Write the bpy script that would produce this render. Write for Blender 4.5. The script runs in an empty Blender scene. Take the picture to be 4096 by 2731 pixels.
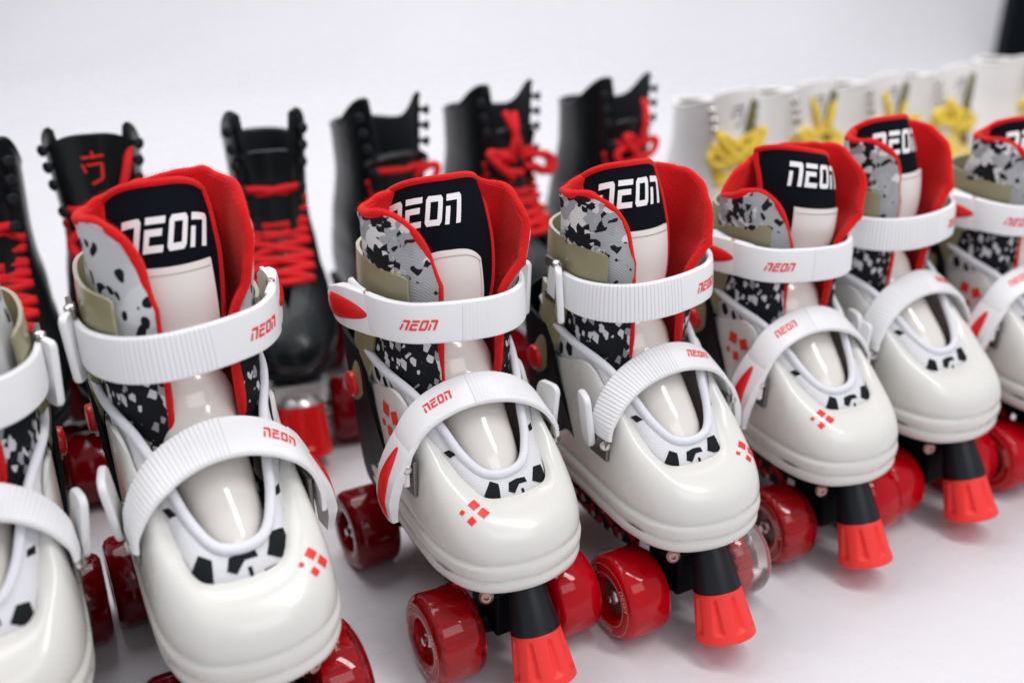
import bpy, bmesh, math, random
import numpy as np
from mathutils import Vector
R_ = math.radians
scene = bpy.context.scene
col = scene.collection

# ------------------------------------------------------------------ camera
cd = bpy.data.cameras.new('camera')
cam = bpy.data.objects.new('camera', cd); col.objects.link(cam); scene.camera = cam
cam.location = (0, 0, 0.444)
cam.rotation_euler = (R_(90 - 24.49), 0, 0)
cd.sensor_width = 36; cd.lens = 34.88
cd.clip_start = 0.02; cd.clip_end = 50
cd.dof.use_dof = True; cd.dof.focus_distance = 0.592; cd.dof.aperture_fstop = 3.1

# ------------------------------------------------------------------ light
world = bpy.data.worlds.new('World'); scene.world = world; world.use_nodes = True
wb = world.node_tree.nodes['Background']
wb.inputs[0].default_value = (0.90, 0.92, 1.0, 1); wb.inputs[1].default_value = 0.54
def area(name, loc, target, sx, sy, power, color):
    l = bpy.data.lights.new(name, 'AREA'); l.shape = 'RECTANGLE'; l.size = sx; l.size_y = sy
    l.energy = power; l.color = color
    o = bpy.data.objects.new(name, l); col.objects.link(o); o.location = loc
    o.rotation_euler = (Vector(target) - Vector(loc)).to_track_quat('-Z', 'Y').to_euler()
    return o
area('window_light', (-0.7, 1.5, 2.5), (0, 0.9, 0), 2.6, 1.4, 46, (1.0, 0.98, 1.0))
area('ceiling_panel_light', (0.75, 0.30, 1.9), (0.1, 0.7, 0), 0.26, 1.2, 17, (1.0, 0.97, 0.97))
area('room_light', (1.0, -0.9, 1.7), (0.1, 0.6, 0.1), 1.4, 0.8, 9, (0.95, 0.95, 1.0))
area('backdrop_fill', (0.0, 2.2, 2.6), (-0.2, 3.6, 0.8), 3.0, 0.8, 24, (0.93, 0.96, 1.0))  # added fill without a real source, lifts the upper part of the backdrop
scene.view_settings.view_transform = 'Standard'
scene.view_settings.look = 'None'
scene.view_settings.exposure = -0.06
scene.view_settings.gamma = 1.0
scene.view_settings.use_curve_mapping = False
scene.render.engine = 'CYCLES'
scene.cycles.transmission_bounces = 8
scene.cycles.max_bounces = 10

# ------------------------------------------------------------------ materials
def mat(name, color, rough=0.4, spec=0.5, trans=0.0, coat=0.0, sheen=0.0, metal=0.0, sss=0.0, ior=1.45):
    m = bpy.data.materials.new(name); m.use_nodes = True
    b = m.node_tree.nodes['Principled BSDF']
    b.inputs['Base Color'].default_value = (*color, 1)
    b.inputs['Roughness'].default_value = rough
    b.inputs['Specular IOR Level'].default_value = spec
    b.inputs['Transmission Weight'].default_value = trans
    b.inputs['Coat Weight'].default_value = coat
    b.inputs['Coat Roughness'].default_value = 0.06
    b.inputs['Sheen Weight'].default_value = sheen
    b.inputs['Metallic'].default_value = metal
    b.inputs['IOR'].default_value = ior
    if sss:
        b.inputs['Subsurface Weight'].default_value = sss
        b.inputs['Subsurface Radius'].default_value = (0.006, 0.005, 0.003)
        b.inputs['Subsurface Scale'].default_value = 1.0
    return m
def N(m, t, **k):
    n = m.node_tree.nodes.new(t)
    for a, v in k.items(): setattr(n, a, v)
    return n
def L(m, a, b): m.node_tree.links.new(a, b)
def bsdf(m): return m.node_tree.nodes['Principled BSDF']
def add_bump(m, kind='noise', scale=400, strength=0.2, dist=0.0004, stretch=None):
    tc = N(m, 'ShaderNodeTexCoord'); src = tc.outputs['Object']
    if stretch:
        mp = N(m, 'ShaderNodeMapping'); mp.inputs['Scale'].default_value = stretch
        L(m, src, mp.inputs[0]); src = mp.outputs[0]
    if kind == 'noise':
        t = N(m, 'ShaderNodeTexNoise'); t.inputs['Scale'].default_value = scale; t.inputs['Detail'].default_value = 4
        L(m, src, t.inputs['Vector']); out = t.outputs[0]
    else:
        t = N(m, 'ShaderNodeTexWave'); t.bands_direction = kind; t.inputs['Scale'].default_value = scale
        t.inputs['Distortion'].default_value = 1.5; t.inputs['Detail'].default_value = 1
        L(m, src, t.inputs['Vector']); out = t.outputs[1]
    b = N(m, 'ShaderNodeBump'); b.inputs['Strength'].default_value = strength; b.inputs['Distance'].default_value = dist
    L(m, out, b.inputs['Height']); L(m, b.outputs[0], bsdf(m).inputs['Normal'])
    return m
def rough_var(m, lo, hi, scale=60):
    tc = N(m, 'ShaderNodeTexCoord'); t = N(m, 'ShaderNodeTexNoise'); t.inputs['Scale'].default_value = scale
    t.inputs['Detail'].default_value = 5
    r = N(m, 'ShaderNodeMapRange'); r.inputs['To Min'].default_value = lo; r.inputs['To Max'].default_value = hi
    L(m, tc.outputs['Object'], t.inputs['Vector']); L(m, t.outputs[0], r.inputs['Value'])
    L(m, r.outputs[0], bsdf(m).inputs['Roughness']); return m

M = {}
M['shell'] = rough_var(mat('cream_plastic', (0.725, 0.715, 0.665), 0.25, coat=0.25), 0.24, 0.30, 40)
add_bump(M['shell'], 'noise', 38, 0.10, 0.0008)
M['strap'] = add_bump(rough_var(mat('white_plastic', (0.83, 0.83, 0.83), 0.38), .3, .48, 70), 'noise', 70, 0.08, 0.0006)
M['leather'] = add_bump(mat('cream_leather', (0.83, 0.775, 0.735), 0.27, coat=0.35), 'noise', 900, 0.12, 0.0002)
M['patent'] = add_bump(mat('patent_padding', (0.80, 0.76, 0.70), 0.16, coat=0.6), 'noise', 60, 0.25, 0.0012)
M['fleece'] = add_bump(mat('red_fleece', (0.72, 0.008, 0.012), 0.9, spec=0.15, sheen=0.5), 'noise', 900, 1.0, 0.0012)
bsdf(M['fleece']).inputs['Sheen Tint'].default_value = (1, .25, .2, 1)
M['black_knit'] = add_bump(mat('black_knit', (0.005, 0.0065, 0.011), 0.85, spec=0.08), 'Z', 380, 0.7, 0.0005)
M['piping'] = add_bump(mat('white_cord', (0.80, 0.80, 0.84), 0.85, spec=0.2), 'noise', 900, 0.8, 0.0006)
M['olive'] = mat('smoked_plastic', (0.37, 0.335, 0.19), 0.26, trans=0.25, sss=0.0)
M['black'] = mat('black_plastic', (0.004, 0.006, 0.008), 0.45, spec=.07)
M['cone'] = rough_var(mat('black_cone_plastic', (0.008, 0.010, 0.013), 0.36, spec=.4), 0.3, 0.45, 300)
M['red_plastic'] = mat('red_plastic', (0.72, 0.008, 0.010), 0.3)
M['red_rubber'] = rough_var(mat('coral_rubber', (0.95, 0.045, 0.038), 0.42, sss=0.15), 0.36, 0.5, 120)
M['print_red'] = mat('red_print', (0.85, 0.03, 0.02), 0.45)
M['print_white'] = add_bump(mat('white_print', (0.85, 0.82, 0.82), 0.6), 'Z', 380, 0.35, 0.0004)
M['print_cream'] = mat('wheel_print', (0.85, 0.45, 0.40), 0.5)
M['metal'] = mat('steel', (0.62, 0.60, 0.57), 0.24, metal=1.0)
M['dark_metal'] = mat('dark_steel', (0.20, 0.19, 0.17), 0.35, metal=0.9)
M['copper'] = mat('copper_bolt', (0.42, 0.25, 0.22), 0.3, metal=0.9)
M['hole'] = mat('dark_vent', (0.045, 0.03, 0.012), 0.6)
M['stitch'] = mat('grey_thread', (0.38, 0.33, 0.29), 0.8)
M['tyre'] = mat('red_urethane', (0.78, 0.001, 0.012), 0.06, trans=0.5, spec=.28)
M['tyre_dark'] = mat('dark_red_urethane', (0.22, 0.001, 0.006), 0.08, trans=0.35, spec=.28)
M['tyre_clear'] = mat('clear_urethane', (0.97, 0.86, 0.84), 0.05, trans=0.92)
M['tyre_ribbed'] = mat('red_clear_urethane', (0.80, 0.03, 0.05), 0.05, trans=0.9, spec=.35)
M['core'] = mat('wheel_core', (0.68, 0.004, 0.014), 0.3, spec=.3)
M['hub'] = mat('wheel_hub', (0.16, 0.09, 0.075), 0.22)

def camo(name, kind):
    m = mat(name, (0.5, 0.5, 0.5), 0.75, spec=0.25)
    tc = N(m, 'ShaderNodeTexCoord')
    info = N(m, 'ShaderNodeObjectInfo')
    off = N(m, 'ShaderNodeVectorMath', operation='ADD')
    L(m, tc.outputs['Object'], off.inputs[0])
    nw = N(m, 'ShaderNodeTexNoise'); nw.inputs['Scale'].default_value = 45; L(m, off.outputs[0], nw.inputs['Vector'])
    def ramp(src, stops):
        r = N(m, 'ShaderNodeValToRGB'); r.color_ramp.interpolation = 'CONSTANT'
        e = r.color_ramp.elements
        e[0].position = stops[0][0]; e[0].color = (*stops[0][1], 1)
        e[1].position = stops[1][0]; e[1].color = (*stops[1][1], 1)
        for p, c in stops[2:]:
            x = e.new(p); x.color = (*c, 1)
        L(m, src, r.inputs[0]); return r.outputs[0]
    W = (0.74, 0.73, 0.71); G = (0.36, 0.36, 0.37); LG = (0.52, 0.52, 0.53); K = (0.008, 0.009, 0.012)
    if kind == 'camo':
        v = N(m, 'ShaderNodeTexVoronoi'); v.distance = 'MANHATTAN'; v.inputs['Scale'].default_value = 230
        mx = N(m, 'ShaderNodeMixRGB'); mx.inputs[0].default_value = 0.018
        L(m, off.outputs[0], mx.inputs[1]); L(m, nw.outputs[1], mx.inputs[2]); L(m, mx.outputs[0], v.inputs['Vector'])
        n2 = N(m, 'ShaderNodeTexNoise'); n2.inputs['Scale'].default_value = 62; n2.inputs['Detail'].default_value = 1
        L(m, v.outputs['Position'], n2.inputs['Vector'])
        base = ramp(n2.outputs[0], [(0, K), (0.385, W), (0.48, LG), (0.52, G), (0.66, W)])
        n3 = N(m, 'ShaderNodeTexNoise'); n3.inputs['Scale'].default_value = 105; n3.inputs['Detail'].default_value = 0.5
        L(m, v.outputs['Position'], n3.inputs['Vector'])
        msk = ramp(n3.outputs[0], [(0, (1, 1, 1)), (0.40, (0, 0, 0))])
    elif kind == 'spots':
        base = None
        v = N(m, 'ShaderNodeTexVoronoi'); v.inputs['Scale'].default_value = 118
        mp = N(m, 'ShaderNodeMapping'); mp.inputs['Scale'].default_value = (1, 1, 0.75)
        mx = N(m, 'ShaderNodeMixRGB'); mx.inputs[0].default_value = 0.02
        L(m, off.outputs[0], mx.inputs[1]); L(m, nw.outputs[1], mx.inputs[2])
        L(m, mx.outputs[0], mp.inputs[0]); L(m, mp.outputs[0], v.inputs['Vector'])
        sp = ramp(v.outputs['Distance'], [(0, (1, 1, 1)), (0.31, (0, 0, 0))])
        cr = N(m, 'ShaderNodeSeparateColor'); L(m, v.outputs['Color'], cr.inputs[0])
        gt = N(m, 'ShaderNodeMath', operation='GREATER_THAN'); gt.inputs[1].default_value = 0.18
        L(m, cr.outputs[0], gt.inputs[0])
        mu = N(m, 'ShaderNodeMath', operation='MULTIPLY'); L(m, sp, mu.inputs[0]); L(m, gt.outputs[0], mu.inputs[1])
        msk = mu.outputs[0]
        n2 = N(m, 'ShaderNodeTexNoise'); n2.inputs['Scale'].default_value = 20
        L(m, off.outputs[0], n2.inputs['Vector'])
        base = ramp(n2.outputs[0], [(0, (0.60, 0.61, 0.62)), (0.6, (0.68, 0.69, 0.70))])
    elif kind == 'night':       # black ground with pale flecks
        v = N(m, 'ShaderNodeTexVoronoi'); v.inputs['Scale'].default_value = 150
        mp = N(m, 'ShaderNodeMapping'); mp.inputs['Scale'].default_value = (1, 1, 0.6)
        L(m, off.outputs[0], mp.inputs[0]); L(m, mp.outputs[0], v.inputs['Vector'])
        cr = N(m, 'ShaderNodeSeparateColor'); L(m, v.outputs['Color'], cr.inputs[0])
        base = ramp(cr.outputs[0], [(0, (0.68, 0.68, 0.7)), (0.36, (0.35, 0.35, 0.37)), (0.60, K)])
        msk = ramp(v.outputs['Distance'], [(0, (0, 0, 0)), (0.44, (1, 1, 1))])
    elif kind == 'toe':         # white with large black patches
        v = N(m, 'ShaderNodeTexVoronoi'); v.inputs['Scale'].default_value = 56; v.distance = 'MANHATTAN'
        L(m, off.outputs[0], v.inputs['Vector'])
        mx = N(m, 'ShaderNodeMixRGB'); mx.inputs[0].default_value = 0.015
        L(m, off.outputs[0], mx.inputs[1]); L(m, nw.outputs[1], mx.inputs[2]); L(m, mx.outputs[0], v.inputs['Vector'])
        sp = ramp(v.outputs['Distance'], [(0, (1, 1, 1)), (0.47, (0, 0, 0))])
        cr = N(m, 'ShaderNodeSeparateColor'); L(m, v.outputs['Color'], cr.inputs[0])
        gt = N(m, 'ShaderNodeMath', operation='GREATER_THAN'); gt.inputs[1].default_value = 0.40
        L(m, cr.outputs[1], gt.inputs[0])
        mu = N(m, 'ShaderNodeMath', operation='MULTIPLY'); L(m, sp, mu.inputs[0]); L(m, gt.outputs[0], mu.inputs[1])
        msk = mu.outputs[0]
        base = ramp(sp, [(0, (0.78, 0.78, 0.80)), (0.9, (0.78, 0.78, 0.80))])
    else:                       # frame sticker
        v = N(m, 'ShaderNodeTexVoronoi'); v.inputs['Scale'].default_value = 190; v.distance = 'MANHATTAN'
        L(m, off.outputs[0], v.inputs['Vector'])
        cr = N(m, 'ShaderNodeSeparateColor'); L(m, v.outputs['Color'], cr.inputs[0])
        base = ramp(cr.outputs[0], [(0, K), (0.45, (0.5, 0.45, 0.42)), (0.62, (0.5, 0.01, 0.02)), (0.78, K)])
        msk = ramp(v.outputs['Distance'], [(0, (0, 0, 0)), (0.9, (1, 1, 1))])
    if kind in ('camo', 'spots'):      # below the ankle the cloth is woven black with pale flecks
        v4 = N(m, 'ShaderNodeTexVoronoi'); v4.inputs['Scale'].default_value = 240; v4.distance = 'MANHATTAN'
        mp4 = N(m, 'ShaderNodeMapping'); mp4.inputs['Scale'].default_value = (1, 1, 0.65); mp4.inputs['Rotation'].default_value = (.4, .3, 0)
        L(m, off.outputs[0], mp4.inputs[0]); L(m, mp4.outputs[0], v4.inputs['Vector'])
        c4 = N(m, 'ShaderNodeSeparateColor'); L(m, v4.outputs['Color'], c4.inputs[0])
        b4 = ramp(c4.outputs[0], [(0, (0.66, 0.66, 0.68)), (0.25, (0.33, 0.33, 0.35)), (0.42, K)])
        m4 = ramp(v4.outputs['Distance'], [(0, (0, 0, 0)), (0.80, (1, 1, 1))])
        k4 = N(m, 'ShaderNodeMixRGB'); L(m, m4, k4.inputs[0]); L(m, b4, k4.inputs[1]); k4.inputs[2].default_value = (*K, 1)
        sx4 = N(m, 'ShaderNodeSeparateXYZ'); L(m, tc.outputs['Object'], sx4.inputs[0])
        z4 = N(m, 'ShaderNodeMath', operation='MULTIPLY_ADD'); z4.inputs[1].default_value = .03; L(m, nw.outputs[0], z4.inputs[0]); L(m, sx4.outputs[2], z4.inputs[2])
        lt = N(m, 'ShaderNodeMath', operation='LESS_THAN'); lt.inputs[1].default_value = .222; L(m, z4.outputs[0], lt.inputs[0])
        if kind == 'camo':      # plain grey field towards the front edge with sparse black blobs
            v5 = N(m, 'ShaderNodeTexVoronoi'); v5.inputs['Scale'].default_value = 125; v5.distance = 'MANHATTAN'
            L(m, mx.outputs[0], v5.inputs['Vector'])
            c5 = N(m, 'ShaderNodeSeparateColor'); L(m, v5.outputs['Color'], c5.inputs[0])
            g5 = N(m, 'ShaderNodeMath', operation='GREATER_THAN'); g5.inputs[1].default_value = .3; L(m, c5.outputs[0], g5.inputs[0])
            d5 = N(m, 'ShaderNodeMath', operation='LESS_THAN'); d5.inputs[1].default_value = .44; L(m, v5.outputs['Distance'], d5.inputs[0])
            k5 = N(m, 'ShaderNodeMath', operation='MULTIPLY'); L(m, g5.outputs[0], k5.inputs[0]); L(m, d5.outputs[0], k5.inputs[1])
            gr = N(m, 'ShaderNodeMixRGB'); L(m, k5.outputs[0], gr.inputs[0]); gr.inputs[1].default_value = (.40, .405, .415, 1); gr.inputs[2].default_value = (*K, 1)
            y5 = N(m, 'ShaderNodeMath', operation='MULTIPLY_ADD'); y5.inputs[1].default_value = .045; L(m, n2.outputs[0], y5.inputs[0]); L(m, sx4.outputs[1], y5.inputs[2])
            l5 = N(m, 'ShaderNodeMath', operation='LESS_THAN'); l5.inputs[1].default_value = .0; L(m, y5.outputs[0], l5.inputs[0])
            im = N(m, 'ShaderNodeMath', operation='SUBTRACT'); im.inputs[0].default_value = 1; L(m, l5.outputs[0], im.inputs[1])
            mk = N(m, 'ShaderNodeMath', operation='MULTIPLY'); L(m, msk, mk.inputs[0]); L(m, im.outputs[0], mk.inputs[1]); msk = mk.outputs[0]
            bb = N(m, 'ShaderNodeMixRGB'); L(m, l5.outputs[0], bb.inputs[0]); L(m, base, bb.inputs[1]); L(m, gr.outputs[0], bb.inputs[2]); base = bb.outputs[0]
        bm_ = N(m, 'ShaderNodeMixRGB'); L(m, msk, bm_.inputs[0]); L(m, base, bm_.inputs[1]); bm_.inputs[2].default_value = (*K, 1)
        fin = N(m, 'ShaderNodeMixRGB'); L(m, lt.outputs[0], fin.inputs[0]); L(m, bm_.outputs[0], fin.inputs[1]); L(m, k4.outputs[0], fin.inputs[2])
        base = fin.outputs[0]; zero = N(m, 'ShaderNodeValue'); zero.outputs[0].default_value = 0; msk = zero.outputs[0]
    mixc = N(m, 'ShaderNodeMixRGB'); L(m, msk, mixc.inputs[0]); L(m, base, mixc.inputs[1])
    mixc.inputs[2].default_value = (*K, 1)
    L(m, mixc.outputs[0], bsdf(m).inputs['Base Color'])
    wv = N(m, 'ShaderNodeTexWave'); wv.bands_direction = 'DIAGONAL'; wv.inputs['Scale'].default_value = 330
    wv.inputs['Distortion'].default_value = 1
    L(m, tc.outputs['Object'], wv.inputs['Vector'])
    b = N(m, 'ShaderNodeBump'); b.inputs['Strength'].default_value = 0.45; b.inputs['Distance'].default_value = 0.0004
    L(m, wv.outputs[1], b.inputs['Height']); L(m, b.outputs[0], bsdf(m).inputs['Normal'])
    return m
M['camo'] = camo('camo_fabric', 'camo')
M['spots'] = camo('spotted_fabric', 'spots')
M['night'] = camo('flecked_black_fabric', 'night')
M['bootie_cloth'] = add_bump(mat('white_mesh_cloth', (0.76, 0.76, 0.78), .8, spec=.2), 'Z', 420, .5, .0005)
M['patch_black'] = add_bump(mat('black_cloth_patch', (0.010, 0.013, 0.014), .8, spec=.2), 'Z', 420, .4, .0004)
M['sticker'] = camo('frame_graphic', 'frame')

def leather_boot(name, c, rough):
    m = mat(name, c, rough, coat=0.07, spec=.28)
    add_bump(m, 'noise', 120, 0.35, 0.0015); return m
M['boot_black'] = leather_boot('black_boot_leather', (0.008, 0.011, 0.012), 0.33)
M['boot_white'] = leather_boot('white_boot_leather', (0.90, 0.885, 0.86), 0.4)
M['lining_black'] = mat('black_lining', (0.008, 0.01, 0.014), 0.8)
M['lining_olive'] = mat('olive_lining', (0.17, 0.15, 0.06), 0.8)
M['lace_red'] = add_bump(mat('red_lace', (0.78, 0.010, 0.016), 0.8), 'noise', 700, 0.7, 0.0006)
M['lace_yellow'] = add_bump(mat('yellow_lace', (0.86, 0.62, 0.07), 0.8), 'noise', 700, 0.7, 0.0006)
M['plate'] = mat('silver_plate', (0.55, 0.53, 0.52), 0.3, metal=0.8)

# floor / backdrop
def cloth(name, c, rough, tint=None):
    m = mat(name, c, rough, spec=0.5)
    tc = N(m, 'ShaderNodeTexCoord')
    n1 = N(m, 'ShaderNodeTexNoise'); n1.inputs['Scale'].default_value = 3.2; n1.inputs['Detail'].default_value = 2
    n2 = N(m, 'ShaderNodeTexNoise'); n2.inputs['Scale'].default_value = 16; n2.inputs['Detail'].default_value = 3
    L(m, tc.outputs['Object'], n1.inputs['Vector']); L(m, tc.outputs['Object'], n2.inputs['Vector'])
    ad = N(m, 'ShaderNodeMath', operation='MULTIPLY_ADD'); ad.inputs[1].default_value = 0.25
    L(m, n2.outputs[0], ad.inputs[0]); L(m, n1.outputs[0], ad.inputs[2])
    b = N(m, 'ShaderNodeBump'); b.inputs['Strength'].default_value = 0.5; b.inputs['Distance'].default_value = 0.02
    L(m, ad.outputs[0], b.inputs['Height']); L(m, b.outputs[0], bsdf(m).inputs['Normal'])
    r = N(m, 'ShaderNodeMapRange'); r.inputs['To Min'].default_value = rough - .08; r.inputs['To Max'].default_value = rough + .12
    L(m, n2.outputs[0], r.inputs['Value']); L(m, r.outputs[0], bsdf(m).inputs['Roughness'])
    return m
M['floor'] = cloth('white_glossy_sheet', (0.70, 0.69, 0.705), 0.24)
M['wall'] = cloth('pale_wall', (0.74, 0.77, 0.80), 0.6)

# ------------------------------------------------------------------ mesh helpers (millimetres in, metres out)
class Ctx: mx = 1; ext = 0; ymove = 0
def put(name, V, F, m, parent=None, smooth=True, angle=None):
    V = np.asarray(V, float).reshape(-1, 3) * 0.001
    if Ctx.ext: V[:, 1] -= .001 * Ctx.ext * np.clip((-.030 - V[:, 1]) / .05, 0, 1) * np.clip((.19 - V[:, 2]) / .03, 0, 1)
    V = V * np.array([Ctx.mx, 1, 1])
    if Ctx.mx < 0: F = [tuple(reversed(f)) for f in F]
    me = bpy.data.meshes.new(name); me.from_pydata([tuple(v) for v in V], [], [tuple(f) for f in F]); me.update()
    me.materials.append(m)
    if smooth:
        me.polygons.foreach_set('use_smooth', [True] * len(me.polygons))
        if angle: me.set_sharp_from_angle(angle=R_(angle))
    o = bpy.data.objects.new(name, me); col.objects.link(o)
    if parent: o.parent = parent
    return o
def spl(P, n=None, t=None):
    P = np.asarray(P, float)
    d = np.r_[0, np.cumsum(np.linalg.norm(np.diff(P[:, :3], axis=0), axis=1))]; d /= d[-1]
    if t is None: t = np.linspace(0, 1, n)
    t = np.atleast_1d(t)
    k = np.clip(np.searchsorted(d, t, side='right') - 1, 0, len(P) - 2)
    m = np.zeros_like(P)
    m[1:-1] = (P[2:] - P[:-2]) / (d[2:] - d[:-2])[:, None]
    m[0] = (P[1] - P[0]) / (d[1] - d[0]); m[-1] = (P[-1] - P[-2]) / (d[-1] - d[-2])
    h = (d[k + 1] - d[k])[:, None]; s = ((t - d[k])[:, None]) / h
    s2, s3 = s * s, s ** 3
    return (2 * s3 - 3 * s2 + 1) * P[k] + (s3 - 2 * s2 + s) * h * m[k] + (-2 * s3 + 3 * s2) * P[k + 1] + (s3 - s2) * h * m[k + 1]
def lerp(x, xs, ys): return np.interp(x, xs, ys)
def gridF(nu, nv, cu=False, off=0):
    F = []
    for i in range(nu if cu else nu - 1):
        for j in range(nv - 1):
            a = i * nv + j; b = ((i + 1) % nu) * nv + j
            F.append((off + a, off + b, off + b + 1, off + a + 1))
    return F
def unit(v): return v / (np.linalg.norm(v, axis=-1, keepdims=True) + 1e-12)
def normals(G):
    du = np.gradient(G, axis=0); dv = np.gradient(G, axis=1)
    return unit(np.cross(du, dv))
def sheet(name, G, th, m, parent, out=1, angle=None):
    """G (nu,nv,3) outer surface, thickened inward by th, as one closed mesh"""
    n = normals(G) * out; I = G - n * th
    nu, nv = G.shape[:2]; V = np.concatenate([G.reshape(-1, 3), I.reshape(-1, 3)]); K = nu * nv
    F = gridF(nu, nv) + [tuple(reversed(f)) for f in gridF(nu, nv, off=K)]
    for i in range(nu - 1):
        F.append((i * nv, K + i * nv, K + (i + 1) * nv, (i + 1) * nv)[::-1])
        a = i * nv + nv - 1; b = (i + 1) * nv + nv - 1; F.append((a, K + a, K + b, b))
    for j in range(nv - 1):
        F.append((j, j + 1, K + j + 1, K + j)[::-1]); a = (nu - 1) * nv + j; F.append((a, a + 1, K + a + 1, K + a))
    if out < 0: F = [tuple(reversed(f)) for f in F]
    return put(name, V, F, m, parent, True, angle or 50)
def tube_mesh(path, r, n=10, closed=False):
    P = np.asarray(path, float); k = len(P); r = np.broadcast_to(np.asarray(r, float), (k,))
    T = unit(np.gradient(P, axis=0)); V = []; up = np.array([0.13, 0.21, 1.0])
    if abs(T[0] @ unit(up)) > .95: up = np.array([1., .1, 0])
    u = unit(np.cross(T[0], up))
    for i in range(k):
        u = unit(u - T[i] * (u @ T[i])); w = np.cross(T[i], u)
        for j in range(n):
            a = 2 * math.pi * j / n; V.append(P[i] + r[i] * (math.cos(a) * u + math.sin(a) * w))
    F = []
    for i in range(k - 1):
        for j in range(n):
            F.append((i * n + j, i * n + (j + 1) % n, (i + 1) * n + (j + 1) % n, (i + 1) * n + j))
    F.append(tuple(range(n))[::-1]); F.append(tuple((k - 1) * n + j for j in range(n)))
    return V, F
def tube(name, path, r, m, parent, n=10):
    V, F = tube_mesh(path, r, n); return put(name, V, F, m, parent, True, 60)
def join(parts):
    V = []; F = []
    for v, f in parts:
        o = len(V); V += [tuple(x) for x in v]; F += [tuple(i + o for i in q) for q in f]
    return V, F
def lathe(prof, origin, axis, n=48, capped=True, rfun=None):
    """prof: list (r, h) ; axis unit vec"""
    ax = unit(np.asarray(axis, float)); u = unit(np.cross(ax, [0.1, 0.2, 1.0])); w = np.cross(ax, u)
    V = []; k = len(prof)
    for i in range(n):
        a = 2 * math.pi * i / n
        for q, (r, h) in enumerate(prof):
            rr = r if rfun is None else rfun(r, h, a)
            V.append(np.asarray(origin) + ax * h + rr * (math.cos(a) * u + math.sin(a) * w))
    F = []
    for i in range(n):
        j = (i + 1) % n
        for q in range(k - 1): F.append((i * k + q, j * k + q, j * k + q + 1, i * k + q + 1))
    if capped:
        F.append(tuple(i * k for i in range(n))[::-1]); F.append(tuple(i * k + k - 1 for i in range(n)))
    return V, F
def box_mesh(c, s, ax=None):
    c = np.asarray(c, float); A = np.eye(3) if ax is None else np.array([unit(np.asarray(a, float)) for a in ax])
    V = [c + A[0] * x * s[0] / 2 + A[1] * y * s[1] / 2 + A[2] * z * s[2] / 2 for x in (-1, 1) for y in (-1, 1) for z in (-1, 1)]
    F = [(0, 1, 3, 2), (4, 6, 7, 5), (0, 4, 5, 1), (2, 3, 7, 6), (0, 2, 6, 4), (1, 5, 7, 3)]
    return V, F
def bevel(o, w=0.6, seg=2):
    b = o.modifiers.new('bevel', 'BEVEL'); b.width = w * 0.001; b.segments = seg; b.limit_method = 'ANGLE'; b.angle_limit = R_(40)
    return o
def rplate(c, X, Y, w, h, th, rad, n=6):
    """rounded rectangular plate, X,Y in-plane axes"""
    X = unit(np.asarray(X, float)); Y = unit(np.asarray(Y, float) - X * (np.asarray(Y, float) @ X)); Z = np.cross(X, Y)
    pts = []
    for sx, sy, a0 in ((1, 1, 0), (-1, 1, 90), (-1, -1, 180), (1, -1, 270)):
        for i in range(n + 1):
            a = R_(a0 + 90 * i / n); pts.append((sx * (w / 2 - rad) + rad * math.cos(a), sy * (h / 2 - rad) + rad * math.sin(a)))
    k = len(pts); c = np.asarray(c, float)
    rings = [(0.90, -th / 2), (1, -th / 2 + th * .22), (1, th / 2 - th * .3), (0.90, th / 2)]
    V = []
    for s, z in rings:
        for x, y in pts:
            V.append(c + X * (x - (1 - s) * 6 * np.sign(x) * min(1, abs(x) / 3)) + Y * (y - (1 - s) * 6 * np.sign(y) * min(1, abs(y) / 3)) + Z * z)
    F = []
    for r in range(3):
        for i in range(k): F.append((r * k + i, r * k + (i + 1) % k, (r + 1) * k + (i + 1) % k, (r + 1) * k + i))
    F.append(tuple(range(k))[::-1]); F.append(tuple(3 * k + i for i in range(k)))
    return V, F

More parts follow.
